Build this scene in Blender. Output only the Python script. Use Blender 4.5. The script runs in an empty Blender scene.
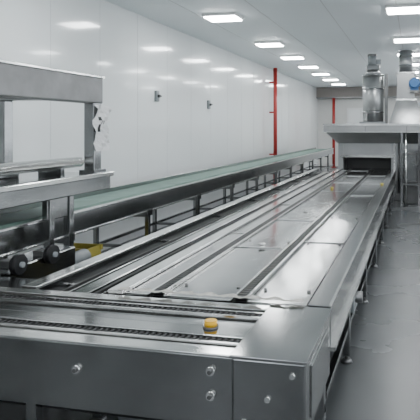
import bpy, bmesh, math, random
from mathutils import Vector, Matrix
random.seed(4)

# ------------------------------------------------------------ materials
def mat(name, col, rough=0.5, metal=0.0, noise=0.0, nscale=6.0, stretch=(1,1,1), bump=0.0, rvar=0.0, emit=0.0, coat=0.0):
    m = bpy.data.materials.new(name); m.use_nodes = True
    nt = m.node_tree; b = nt.nodes["Principled BSDF"]
    b.inputs["Base Color"].default_value = (*col, 1)
    b.inputs["Roughness"].default_value = rough
    b.inputs["Metallic"].default_value = metal
    if coat: b.inputs["Coat Weight"].default_value = coat
    if emit:
        b.inputs["Emission Color"].default_value = (*col, 1)
        b.inputs["Emission Strength"].default_value = emit
    if noise or bump or rvar:
        tc = nt.nodes.new("ShaderNodeTexCoord"); mp = nt.nodes.new("ShaderNodeMapping")
        mp.inputs["Scale"].default_value = stretch
        n = nt.nodes.new("ShaderNodeTexNoise"); n.inputs["Scale"].default_value = nscale
        n.inputs["Detail"].default_value = 5
        nt.links.new(tc.outputs["Object"], mp.inputs[0]); nt.links.new(mp.outputs[0], n.inputs["Vector"])
        if noise:
            r = nt.nodes.new("ShaderNodeValToRGB")
            r.color_ramp.elements[0].position = 0.3; r.color_ramp.elements[1].position = 0.7
            r.color_ramp.elements[0].color = (*[max(0, c*(1-noise)) for c in col], 1)
            r.color_ramp.elements[1].color = (*[min(1, c*(1+noise)) for c in col], 1)
            nt.links.new(n.outputs["Fac"], r.inputs[0]); nt.links.new(r.outputs[0], b.inputs["Base Color"])
        if rvar:
            mr = nt.nodes.new("ShaderNodeMapRange")
            mr.inputs["To Min"].default_value = max(0.02, rough-rvar); mr.inputs["To Max"].default_value = rough+rvar
            nt.links.new(n.outputs["Fac"], mr.inputs["Value"]); nt.links.new(mr.outputs[0], b.inputs["Roughness"])
        if bump:
            bp = nt.nodes.new("ShaderNodeBump"); bp.inputs["Strength"].default_value = bump
            bp.inputs["Distance"].default_value = 0.02
            nt.links.new(n.outputs["Fac"], bp.inputs["Height"]); nt.links.new(bp.outputs[0], b.inputs["Normal"])
    return m

STEEL  = mat("stainless_steel", (0.33,0.335,0.335), 0.17, 0.98, 0.14, 3, (1,0.4,1), 0.06, 0.06)
PLATE  = mat("steel_cover_plate", (0.43,0.435,0.43), 0.14, 0.98, 0.16, 2.2, (1,0.6,1), 0.09, 0.08)
DSTEEL = mat("dull_steel", (0.20,0.20,0.20), 0.40, 0.9, 0.2, 4, (1,1,1), 0.05, 0.1)
RAIL   = mat("polished_rail", (0.82,0.82,0.80), 0.14, 0.95, 0.06, 8)
HOODM  = mat("brushed_hood", (0.38,0.385,0.385), 0.34, 0.85, 0.1, 2)
BLACK  = mat("black_chain", (0.008,0.008,0.009), 0.45, 0.3)
DARK   = mat("oven_interior", (0.07,0.07,0.07), 0.5, 0.6)
RUBBER = mat("black_rubber", (0.02,0.02,0.02), 0.7)
GREEN  = mat("green_belt", (0.14,0.23,0.19), 0.5, 0, 0.15, 4)
RED    = mat("red_paint", (0.33,0.022,0.018), 0.35)
YEL    = mat("yellow_plastic", (0.85,0.48,0.015), 0.4)
YEL2   = mat("yellow_green_plastic", (0.50,0.42,0.08), 0.5)
BLUE   = mat("blue_motor_paint", (0.05,0.16,0.38), 0.4)
PAPER  = mat("white_paper", (0.80,0.80,0.80), 0.8, 0, 0.06, 12, (1,1,1), 0.5)
INK    = mat("black_ink", (0.02,0.02,0.02), 0.7)
FLOUR  = mat("pale_residue", (0.52,0.51,0.47), 0.8, 0, 0.25, 20, (1,1,1), 0.6)
MOTOR  = mat("grey_motor_paint", (0.24,0.26,0.27), 0.45)
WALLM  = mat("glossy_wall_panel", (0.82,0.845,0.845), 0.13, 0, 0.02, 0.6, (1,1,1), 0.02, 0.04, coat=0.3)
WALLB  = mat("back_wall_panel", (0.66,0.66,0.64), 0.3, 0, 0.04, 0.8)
FRONTM = mat("grey_partition_wall", (0.28,0.285,0.285), 0.5, 0, 0.05, 0.8)
BAND   = mat("grey_brown_beam_paint", (0.22,0.20,0.185), 0.6)
SEAM   = mat("panel_joint", (0.60,0.61,0.62), 0.5)
CEILM  = mat("ceiling_panel", (0.79,0.83,0.855), 0.5, 0, 0.02, 0.5)
FLOORM = mat("sealed_concrete", (0.105,0.11,0.113), 0.27, 0, 0.10, 0.7, (1,1,1), 0.0, 0.05)
LAMP   = mat("lamp_diffuser", (0.96,0.99,1.0), 0.5, emit=42)
LFRAME = mat("lamp_frame", (0.75,0.75,0.75), 0.4)
GLASS  = mat("window_pane", (0.62,0.68,0.72), 0.1)

# ------------------------------------------------------------ builder
class B:
    def __init__(s, name):
        s.name = name; s.bm = bmesh.new(); s.mats = []
    def mi(s, m):
        if m not in s.mats: s.mats.append(m)
        return s.mats.index(m)
    def hexa(s, pts, m):
        vs = [s.bm.verts.new(p) for p in pts]; i = s.mi(m)
        for f in ((3,2,1,0),(4,5,6,7),(0,1,5,4),(1,2,6,5),(2,3,7,6),(3,0,4,7)):
            fc = s.bm.faces.new([vs[k] for k in f]); fc.material_index = i
        return vs
    def box(s, x0,x1,y0,y1,z0,z1, m, bev=0.0):
        if x0>x1: x0,x1=x1,x0
        if y0>y1: y0,y1=y1,y0
        vs = s.hexa([(x0,y0,z0),(x1,y0,z0),(x1,y1,z0),(x0,y1,z0),(x0,y0,z1),(x1,y0,z1),(x1,y1,z1),(x0,y1,z1)], m)
        if bev:
            es = {e for v in vs for e in v.link_edges}
            bmesh.ops.bevel(s.bm, geom=list(es), offset=bev, segments=2, affect='EDGES', profile=0.5, material=-1)
    def cyl(s, a, b, r, m, seg=20, r2=None):
        a=Vector(a); b=Vector(b); d=b-a; q=d.to_track_quat('Z','Y').to_matrix().to_4x4()
        M = Matrix.Translation((a+b)/2) @ q
        res = bmesh.ops.create_cone(s.bm, cap_ends=True, segments=seg, radius1=r, radius2=r if r2 is None else r2, depth=d.length, matrix=M)
        i = s.mi(m)
        for f in {f for v in res['verts'] for f in v.link_faces}:
            f.material_index = i
            if len(f.verts)==4: f.smooth = True
    def done(s):
        me = bpy.data.meshes.new(s.name); bmesh.ops.recalc_face_normals(s.bm, faces=s.bm.faces)
        s.bm.to_mesh(me); s.bm.free()
        for m in s.mats: me.materials.append(m)
        o = bpy.data.objects.new(s.name, me); bpy.context.scene.collection.objects.link(o)
        return o

# ------------------------------------------------------------ room
XL, XR, YF, YB, ZC = -4.75, 6.5, -4.0, 27.7, 3.9
b=B("floor"); b.box(XL-.2,XR+.2,YF-.2,YB+.2,-.1,0,FLOORM); b.done()
b=B("ceiling"); b.box(XL-.2,XR+.2,YF-.2,YB+.2,ZC,ZC+.1,CEILM)
x=XL+1.0
while x<XR: b.box(x-.008,x+.008,YF,YB,ZC-.004,ZC+.01,SEAM); x+=1.15
b.done()
b=B("wall_left"); b.box(XL-.2,XL,YF,YB,0,ZC,WALLM)
y=YF+1.0
while y<YB: b.box(XL-.01,XL+.002,y-.004,y+.004,0,ZC,SEAM); y+=1.2
b.done()
b=B("wall_right")  # unseen; window openings added so daylight brightens ceiling and left wall
b.box(XR,XR+.2,YF,YB,0,.7,WALLM); b.box(XR,XR+.2,YF,YB,3.6,ZC,WALLM)
y=YF; added_wins=[]
while y<YB-.5:
    b.box(XR,XR+.2,y,y+.5,.7,3.6,WALLM); added_wins.append((y+.5,min(y+3.4,YB))); y+=3.4
b.done()
for n,(a,c) in enumerate(added_wins):  # frames of the added daylight windows, out of view
    b=B("window_%d"%(n+2))
    b.box(XR+.06,XR+.12,a,c,.7,.76,LFRAME); b.box(XR+.06,XR+.12,a,c,3.54,3.6,LFRAME)
    for yy in (a,(a+c)/2-.03,c-.06): b.box(XR+.06,XR+.12,yy,yy+.06,.76,3.54,LFRAME)
    b.done()
b=B("wall_front"); b.box(XL-.2,XR+.2,YF-.2,YF,0,2.4,FRONTM); b.box(XL-.2,XR+.2,YF-.2,YF,3.6,ZC,WALLM)  # unseen; lower part solid grey so front steel faces reflect darker
x=XL-.2
while x<XR+.2: b.box(x,min(x+.8,XR+.2),YF-.2,YF,2.4,3.6,WALLM); x+=2.8  # gaps between piers added to admit daylight from behind the camera
b.done()
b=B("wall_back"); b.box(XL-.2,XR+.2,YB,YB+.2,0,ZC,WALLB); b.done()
b=B("trim_back_beam"); b.box(XL,XR,YB-.5,YB,3.42,ZC,BAND); b.box(XL,XR,YB-.55,YB,3.36,3.42,DSTEEL); b.done()
b=B("window_1")
b.box(-.4,2.4,YB-.04,YB,1.9,3.2,LFRAME)
for i in range(3): b.box(-.33+i*.92,.5+i*.92,YB-.06,YB-.02,1.97,3.13,GLASS)
b.done()
b=B("door_1")
b.box(-3.3,-1.9,YB-.06,YB-.003,0,2.9,LFRAME); b.box(-3.22,-2.63,YB-.08,YB-.05,0.02,2.82,WALLM); b.box(-2.57,-1.98,YB-.08,YB-.05,0.02,2.82,WALLM)
b.done()
b=B("baseboard_left"); b.box(XL,XL+.03,YF,YB,0,.16,SEAM,.008); b.done()

ys=[-1.0,2.4,5.8,9.45,12.7,15.2,17.6,20.0,22.4,24.8]
for xc in (-3.33,-0.17,3.0,5.2):
    for yy in ys:
        b=B("ceiling_light")
        b.box(xc-.31,xc+.31,yy-.25,yy+.25,ZC-.05,ZC,LFRAME,.008)
        b.box(xc-.28,xc+.28,yy-.22,yy+.22,ZC-.07,ZC-.045,LAMP)
        b.done()

b=B("red_pipe"); b.cyl((-4.55,18.1,0),(-4.55,18.1,ZC),.065,RED)
for z in (1.0,2.4,3.4): b.box(XL,-4.5,18.07,18.13,z,z+.05,RED)
b.cyl((-4.55,18.1,0),(-4.55,18.1,.03),.12,RED); b.done()
b=B("red_pipe"); b.cyl((-3.85,26.9,0),(-3.85,26.9,3.36),.07,RED); b.cyl((-3.85,26.9,0),(-3.85,26.9,.03),.14,RED); b.box(-3.9,-3.8,26.9,YB-.56,3.28,3.34,RED); b.done()
for (yy,zz) in ((9.7,2.50),(12.4,2.45)):
    b=B("wall_valve_box"); b.box(XL,XL+.05,yy-.06,yy+.06,zz-.10,zz+.10,MOTOR,.01)
    b.cyl((XL+.05,yy,zz),(XL+.09,yy,zz),.03,DSTEEL); b.box(XL+.08,XL+.1,yy-.06,yy+.06,zz-.01,zz+.01,BLACK); b.done()

# ------------------------------------------------------------ main conveyor
T=.80
YE=14.85; Y0=3.36
b=B("tray_conveyor")
b.box(-.545,-.5,Y0,YE,.55,T+.012,STEEL,.006)
b.box(-.64,-.5,Y0,YE,T,T+.022,STEEL,.004)
b.box(-.51,-.492,Y0,YE,T+.008,T+.03,RAIL,.004)
b.box(-.545,-.47,Y0,YE,.55,.575,RAIL)
b.box(-1.96,-1.92,Y0,YE,.52,T+.012,STEEL,.006)
b.box(-1.99,-1.88,Y0,YE,T,T+.03,RAIL,.004)
b.box(-1.9,-.56,Y0,YE,.66,.69,DSTEEL)
def plates(x0,x1,start,L,m,z=T):
    y=start
    while y<YE-.1:
        y2=min(y+L,YE); zz=z+random.uniform(-.003,.003); tl=random.uniform(-.0045,.0045)
        b.hexa([(x0,y+.007,zz-.02),(x1,y+.007,zz-.02),(x1,y2-.007,zz-.02),(x0,y2-.007,zz-.02),
                (x0,y+.007,zz+tl),(x1,y+.007,zz-tl),(x1,y2-.007,zz-tl*.4),(x0,y2-.007,zz+tl*.4)],m)
        b.box(x0,x1,y+.012,y+.026,zz-.004,zz+.009,RAIL,.002); y=y2
plates(-1.03,-.655,Y0,1.9,PLATE,T+.006)
plates(-1.60,-1.14,Y0,1.55,PLATE,T+.008)
plates(-1.87,-1.71,Y0,2.2,PLATE,T+.006)
for xc in (-1.085,-1.655):
    b.box(xc-.05,xc-.035,Y0+.05,YE,.69,T+.028,RAIL)
    b.box(xc+.035,xc+.05,Y0+.05,YE,.69,T+.028,RAIL)
    b.box(xc-.035,xc+.035,Y0+.05,YE,.70,T-.005,BLACK)
    y=Y0+.06
    while y<YE-.05:
        b.box(xc-.034,xc+.034,y,y+.036,T-.005,T+.024,BLACK); b.box(xc-.012,xc+.012,y+.036,y+.05,T-.005,T+.014,BLACK); y+=.05
for y in [Y0+.3+1.55*i for i in range(7)]:
    for x in (-1.18,-1.56,-.69,-.99): b.cyl((x,y,T+.005),(x,y,T+.016),.012,DSTEEL,10)
for (x,y,m) in ((-1.37,4.95,RAIL),(-1.40,7.2,RAIL),(-1.45,9.9,YEL2),(-.62,10.8,YEL2)):
    b.cyl((x,y,T),(x,y,T+.03),.024,m,16); b.cyl((x,y,T+.03),(x,y,T+.05),.036,m,16,.030)
yl=4.54
while yl<YE:
    for x in (-.545,-1.94):
        b.box(x-.03,x+.03,yl-.03,yl+.03,.06,.6,STEEL,.004)
        b.cyl((x,yl,.0),(x,yl,.03),.05,DSTEEL,16,.035); b.cyl((x,yl,.02),(x,yl,.1),.014,DSTEEL,10)
        b.box(x-.045,x+.045,yl-.06,yl+.06,.54,.575,STEEL)
    b.box(-1.92,-.56,yl-.02,yl+.02,.26,.31,STEEL); b.box(-1.92,-.56,yl-.025,yl+.025,.5,.56,STEEL)
    yl+=1.595
for x in (-.545,-1.94): b.box(x-.02,x+.02,Y0,YE,.26,.30,STEEL)
for xc in (-1.085,-1.655): b.box(xc-.03,xc+.03,Y0,YE,.40,.44,DSTEEL)
b.box(-.57,-.51,4.8,5.05,.31,.52,MOTOR,.01)
b.cyl((-.62,4.92,.42),(-.45,4.92,.42),.05,DSTEEL)
b.done()

# ------------------------------------------------------------ parallel return lane
b=B("return_conveyor")
RE=14.8
b.box(-2.62,-2.57,3.38,RE,.50,.80,STEEL,.005)
b.box(-2.66,-2.54,3.38,RE,.79,.81,RAIL,.004)
b.box(-2.06,-2.02,3.38,RE,.52,.76,STEEL,.005)
b.box(-2.56,-2.07,3.38,RE,.66,.69,DSTEEL)
for xc in (-2.44,-2.18):
    b.box(xc-.03,xc+.03,3.38,RE,.69,.735,STEEL,.004)
    b.box(xc-.012,xc+.012,3.38,RE,.735,.75,BLACK)
b.box(-2.37,-2.25,3.38,RE,.69,.74,PLATE,.004)
y=3.8
while y<RE:
    b.box(-2.56,-2.07,y-.02,y+.02,.69,.715,STEEL)
    for x in (-2.6,-2.05):
        b.box(x-.022,x+.022,y-.025,y+.025,.02,.55,STEEL); b.cyl((x,y,0),(x,y,.03),.045,DSTEEL,14)
    y+=1.7
b.box(-3.1,-2.66,3.38,3.62,.74,.79,STEEL,.006); b.box(-3.1,-2.66,3.38,3.42,.5,.74,STEEL)
b.done()

# ------------------------------------------------------------ cross transfer chain conveyor (near end)
b=B("chain_transfer_conveyor")
XA,XB=-3.15,-.86
b.box(XA,XB,2.58,2.61,.46,.79,STEEL,.006)
b.box(XA,XB,2.58,2.68,.785,.80,RAIL,.004)
b.box(XA,XB,2.60,2.66,.44,.47,STEEL)
b.box(XA,XB,2.60,3.33,.68,.71,DSTEEL)
b.box(XA,-.55,3.30,3.34,.5,.79,STEEL)
b.box(XA,-.55,3.25,3.34,.79,.806,RAIL,.003)
b.box(XA,XA+.03,2.6,3.33,.46,.8,STEEL)
b.box(XA+.05,-.66,2.83,2.95,.74,.797,PLATE,.004); b.box(XA+.05,-.66,2.965,3.07,.74,.79,STEEL,.004)
for yc in (2.75,3.15):
    b.box(XA+.05,-.66,yc-.055,yc-.042,.71,.812,RAIL); b.box(XA+.05,-.66,yc+.042,yc+.055,.71,.805,RAIL)
    b.box(XA+.05,-.66,yc-.04,yc+.04,.71,.775,BLACK)
    x=XA+.07
    while x<-.70:
        b.box(x,x+.020,yc-.034,yc+.034,.775,.802,BLACK,.003); b.cyl((x+.027,yc-.02,.788),(x+.027,yc+.02,.788),.008,DSTEEL,8)
        x+=.034
b.cyl((-1.105,2.93,.797),(-1.105,2.93,.807),.044,DSTEEL,20); b.cyl((-1.105,2.93,.807),(-1.105,2.93,.834),.036,YEL,16); b.cyl((-1.105,2.93,.834),(-1.105,2.93,.838),.036,YEL,16,.032)
b.box(-.86,-.50,2.56,3.34,.42,.80,STEEL,.012)
b.box(-.87,-.49,2.55,3.35,.797,.815,PLATE,.005)
for (x,z) in ((-.68,.62),(-.80,.50),(-.56,.74)):
    b.cyl((x,2.565,z),(x,2.545,z),.014,RAIL,16)
for (x,z) in ((-.97,.72),(-.97,.60),(-1.7,.66),(-2.4,.66)):
    b.cyl((x,2.585,z),(x,2.560,z),.022,RAIL,16); b.cyl((x,2.562,z),(x,2.548,z),.011,DSTEEL,10)
b.box(-.502,-.49,2.7,3.2,.48,.74,PLATE,.004)
for x in (-.55,-.83,-2.0,-3.1):
    for y in (2.64,3.27):
        b.box(x-.03,x+.03,y-.03,y+.03,.03,.47,STEEL,.004); b.cyl((x,y,0),(x,y,.04),.05,DSTEEL,16)
b.box(XA,-.52,2.63,2.66,.22,.27,STEEL); b.box(XA,-.52,3.25,3.29,.22,.27,STEEL)
b.cyl((-2.4,2.75,.40),(-1.2,2.75,.40),.05,RUBBER)
b.cyl((-1.6,2.9,.36),(-1.3,2.9,.36),.11,MOTOR)
b.done()

b=B("crumpled_film")
nx,ny=60,5; vs=[]
i=b.mi(FLOUR)
for a in range(nx):
    row=[]
    for c in range(ny):
        x=-1.92+1.25*a/(nx-1); y=3.35+.07*c/(ny-1)*(0.7+.4*math.sin(a*.9))+random.uniform(-.006,.006)
        row.append(b.bm.verts.new((x,y,T+.034+random.uniform(0,.008))))
    vs.append(row)
for a in range(nx-1):
    for c in range(ny-1):
        f=b.bm.faces.new((vs[a][c],vs[a+1][c],vs[a+1][c+1],vs[a][c+1])); f.material_index=i
b.done()

# ------------------------------------------------------------ back belt conveyor
b=B("belt_conveyor")
X0,X1,YA,YZ,Z=-3.45,-4.25,1.0,24.0,1.0
b.box(X0-.04,X0,YA,YZ,.80,Z+.02,STEEL,.006); b.box(X1,X1+.04,YA,YZ,.80,Z+.06,STEEL,.006)
b.box(X0-.07,X0+.02,YA,YZ,Z+.015,Z+.035,RAIL,.004)
b.box(X0-.02,X0+.015,YA,YZ,.795,.815,RAIL,.003)
b.box(X1+.04,X0-.05,YA,YZ,Z-.05,Z,GREEN,.01)
b.box(X1+.06,X0-.06,YA,YZ,Z-.16,Z-.14,GREEN)
b.box(X0-.09,X0-.07,YA,YZ,Z,Z+.05,GREEN)
y=1.6
while y<YZ:
    for x in (X0-.02,X1+.02):
        b.box(x-.028,x+.028,y-.03,y+.03,.03,.82,STEEL,.004); b.cyl((x,y,0),(x,y,.04),.05,DSTEEL,14)
        b.box(x-.035,x+.035,y-.07,y+.07,.74,.82,STEEL)
    b.box(X1,X0,y-.02,y+.02,.30,.34,STEEL); b.box(X1,X0,y-.02,y+.02,.72,.76,STEEL)
    b.cyl((X1+.04,y+.5,Z-.2),(X0-.04,y+.5,Z-.2),.03,DSTEEL,12)
    y+=1.75
for x in (X0-.02,X1+.02): b.box(x-.018,x+.018,YA,YZ,.30,.34,STEEL)
b.done()

# ------------------------------------------------------------ gantry machine at left
b=B("tray_loading_gantry")
gy0,gy1=.6,5.45
b.box(-3.42,-3.28,gy0,gy1,2.16,2.44,DSTEEL,.015)
b.box(-3.44,-3.26,gy0,gy1,2.43,2.455,RAIL,.004)
b.box(-4.5,-4.38,gy0,gy1,2.24,2.44,DSTEEL,.01)
for y in (gy1-.16,gy0): b.box(-4.45,-3.35,y,y+.14,2.2,2.43,STEEL,.01)
for x0,x1 in ((-3.41,-3.29),(-4.5,-4.38)):
    for y in (gy1-.16,gy0):
        b.box(x0,x1,y,y+.14,1.42,2.2,STEEL,.008)
        b.box(x0-.03,x1+.03,y-.04,y+.18,1.42,1.46,STEEL)
b.box(-4.55,-3.25,gy0,gy1+.1,1.24,1.40,STEEL,.01)
b.box(-3.30,-3.22,gy0,gy1+.12,1.38,1.43,RAIL,.008)
b.box(-4.5,-3.32,gy0,gy1,1.40,1.42,PLATE)
b.cyl((-3.5,gy0,1.54),(-3.5,gy1-.1,1.54),.055,RAIL,20)
b.cyl((-3.70,gy0,1.52),(-3.70,gy1-.1,1.52),.035,RAIL,16)
b.cyl((-3.5,gy1-.1,1.54),(-3.5,gy1-.06,1.54),.03,BLACK,16)
for y in (1.2,3.0,4.0,5.0): b.box(-3.72,-3.46,y-.03,y+.03,1.42,1.50,STEEL)
b.box(-4.2,-3.8,1,4.8,1.42,1.56,STEEL,.01)
for x in (-3.29,-4.5):
    for y in (1.0,4.55,4.85):
        if y==4.85 and x<-4: continue
        b.box(x-.035,x+.035,y-.035,y+.035,.03,1.25,STEEL,.005); b.cyl((x,y,0),(x,y,.04),.06,DSTEEL,14)
b.box(-3.33,-3.27,4.5,4.9,1.05,1.25,STEEL,.01)
b.box(-3.32,-3.28,gy0,4.8,.30,.36,STEEL)
b.box(-3.24,-2.98,3.66,4.5,.42,.84,STEEL,.012)
for (y,z) in ((3.72,.86),(4.12,.85)):
    b.cyl((-2.98,y,z),(-2.93,y,z),.075,BLACK,24); b.cyl((-3.05,y,z),(-2.91,y,z),.022,MOTOR,14)
    b.box(-3.1,-3.0,y-.05,y+.05,.8,z+.03,DSTEEL,.006)
b.cyl((-3.12,4.5,.66),(-3.12,4.85,.66),.075,MOTOR,20)
b.box(-3.2,-3.04,4.5,4.8,.50,.60,MOTOR)
for y in (3.75,4.4): b.box(-3.18,-3.06,y-.04,y+.04,0,.43,STEEL)
b.done()

b=B("paper_notice")
i=b.mi(PAPER); k=b.mi(INK); N,M_=8,13; vs=[]
for a in range(N):
    row=[]
    for c in range(M_):
        t=a/(N-1); z=2.14-.48*c/(M_-1)
        x=-3.265+.02*math.sin(c*1.1+a)+.025*random.random(); y=5.24+.27*t+.03*math.sin(c*.8)
        row.append(b.bm.verts.new((x,y,z)))
    vs.append(row)
for a in range(N-1):
    for c in range(M_-1):
        f=b.bm.faces.new((vs[a][c],vs[a+1][c],vs[a+1][c+1],vs[a][c+1]))
        f.material_index = k if (3<=c<=6 and a in (2,3,5) and random.random()<.5) else i
b.done()

b=B("yellow_crate")
cx,cy=-3.9,5.95
b.box(cx-.2,cx+.2,cy-.15,cy+.15,.0,.03,YEL2)
for x in (cx-.2,cx+.18): b.box(x,x+.02,cy-.15,cy+.15,.03,.50,YEL2,.004)
for y in (cy-.15,cy+.13):
    b.box(cx-.2,cx+.2,y,y+.02,.03,.12,YEL2); b.box(cx-.2,cx+.2,y,y+.02,.22,.30,YEL2); b.box(cx-.22,cx+.22,y-.01,y+.03,.44,.50,YEL2,.004)
    for x in (cx-.1,cx+.08): b.box(x,x+.03,y,y+.02,.1,.46,YEL2)
b.done()

# ------------------------------------------------------------ tunnel oven
b=B("tunnel_oven")
ox0,ox1,oy0,oy1=-2.02,1.4,14.95,22.0
b.box(ox0,-1.88,oy0,oy1,0,1.7,HOODM,.01)
b.box(-.62,ox1,oy0,oy1,0,1.7,HOODM,.01)
b.box(-1.88,-.62,oy0,oy1,1.16,1.7,HOODM,.01)
b.box(-1.88,-.62,oy0,oy1,.05,.62,HOODM)
b.box(-1.88,-.62,oy0+.7,oy1,.62,1.2,DARK)
b.box(-1.86,-.64,oy0,oy0+.7,.76,.79,STEEL)
b.box(-1.95,-.55,oy0-.06,oy0,1.12,1.20,RAIL,.005)
b.box(-.55,-.50,oy0-.05,oy0,.1,1.5,RAIL,.005)
zt,zb=1.80,1.50
b.hexa([(ox0,oy0-.1,zb),(ox1,oy0-.1,zb),(ox1,oy1,zb),(ox0,oy1,zb),(-2.2,13.9,zt),(1.5,13.9,zt),(1.5,oy1,zt),(-2.2,oy1,zt)],HOODM)
b.box(-2.24,1.54,13.86,oy1,1.80,2.0,HOODM,.012)
b.box(-2.26,1.56,13.84,13.88,1.96,2.01,RAIL)
b.box(-2.26,1.56,13.84,13.88,1.79,1.81,RAIL)
for x in (-1.2,-.2,.8): b.box(x-.008,x+.008,13.852,13.87,1.80,2.0,DSTEEL)
sx,sy=-1.07,14.7
b.box(sx-.33,sx+.33,sy-.33,sy+.33,2.0,2.06,STEEL)
b.cyl((sx,sy,2.05),(sx,sy,3.28),.27,HOODM,28)
for z in (2.3,2.9,3.25): b.cyl((sx,sy,z),(sx,sy,z+.03),.282,STEEL,28)
b.cyl((sx,sy,3.28),(sx,sy,3.42),.24,HOODM,24,.13)
b.box(sx-.17,sx+.17,sy-.17,sy+.17,3.40,3.52,STEEL,.01)
b.cyl((sx-.02,sy,3.5),(sx-.02,sy,3.80),.115,MOTOR,20)
b.cyl((sx-.02,sy,3.76),(sx-.02,sy,3.82),.125,DSTEEL,20)
b.box(sx+.08,sx+.2,sy-.06,sy+.06,3.56,3.68,MOTOR)
b.box(sx+.30,sx+.38,sy-.05,sy+.05,2.0,3.3,DSTEEL)
# sloped duct transition and blower box to the right
b.hexa([(-.66,14.4,2.0),(.3,14.4,2.0),(.3,15.2,2.0),(-.66,15.2,2.0),(-.46,14.5,2.62),(.02,14.5,2.62),(.02,15.1,2.62),(-.46,15.1,2.62)],STEEL)
b.box(-.48,.04,14.48,15.12,2.60,2.65,RAIL,.005)
b.box(-.46,-.02,14.5,15.1,2.65,3.30,HOODM,.01)
b.box(-.48,0,14.48,15.12,3.28,3.33,STEEL,.005)
b.cyl((-.24,14.8,3.32),(-.24,14.8,ZC),.17,HOODM,24)
for z in (3.5,3.75): b.cyl((-.24,14.8,z),(-.24,14.8,z+.03),.185,STEEL,24)
b.cyl((-.02,14.22,3.02),(-.02,14.5,3.02),.125,BLUE,20); b.cyl((-.02,14.18,3.02),(-.02,14.22,3.02),.10,BLUE,20,.12)
for k_ in range(5): b.cyl((-.02,14.25+.05*k_,3.02),(-.02,14.265+.05*k_,3.02),.14,BLUE,20)
b.box(-.12,.08,14.28,14.5,2.84,2.90,BLUE)
b.box(-.14,.10,14.24,14.5,2.80,2.84,DSTEEL)
b.box(.5,1.4,14.4,15.4,2.0,2.9,HOODM,.01)
b.cyl((1.0,14.9,2.9),(1.0,14.9,3.88),.26,HOODM,24)
# side catwalk frame, piping, cabinet under the hood
for x in (-.32,.1,.8):
    b.box(x-.03,x+.03,13.95,14.01,0,1.8,STEEL)
for z in (.5,.95,1.3): b.box(-.32,.8,13.96,14.0,z,z+.05,STEEL)
b.box(-.28,.75,14.05,14.6,.55,1.3,DSTEEL,.02)
b.box(-.2,.03,14.03,14.06,.62,1.24,STEEL,.008)
b.box(-.28,.75,14.3,14.94,0,.5,DSTEEL,.02)
b.cyl((-.42,14.85,.2),(-.42,14.85,1.55),.03,DSTEEL,14); b.cyl((-.42,14.85,.6),(.6,14.85,.6),.03,DSTEEL,14)
b.cyl((-.22,13.9,.0),(-.22,13.9,1.8),.02,RAIL,12)
b.done()

b=B("control_cabinet")
b.box(.18,.68,11.2,11.7,.12,1.35,STEEL,.015); b.box(.21,.65,11.185,11.2,.2,1.3,PLATE,.005)
for x in (.23,.63):
    for y in (11.25,11.65): b.box(x-.03,x+.03,y-.03,y+.03,0,.13,DSTEEL)
b.cyl((.36,11.19,1.1),(.36,11.16,1.1),.03,RED,14); b.cyl((.48,11.19,1.1),(.48,11.16,1.1),.03,GREEN,14)
b.done()

# ------------------------------------------------------------ world + camera
w=bpy.data.worlds.new("world"); bpy.context.scene.world=w; w.use_nodes=True
w.node_tree.nodes["Background"].inputs[0].default_value=(.86,.93,1,1); w.node_tree.nodes["Background"].inputs[1].default_value=3.0
cd=bpy.data.cameras.new("camera"); cam=bpy.data.objects.new("camera",cd); bpy.context.scene.collection.objects.link(cam)
cam.location=(0,0,1.9); cam.rotation_euler=(math.radians(90),0,math.radians(12.5))
cd.sensor_width=36; cd.lens=48; cd.shift_x=-.193; cd.shift_y=-.195; cd.clip_start=.05; cd.clip_end=100
bpy.context.scene.camera=cam
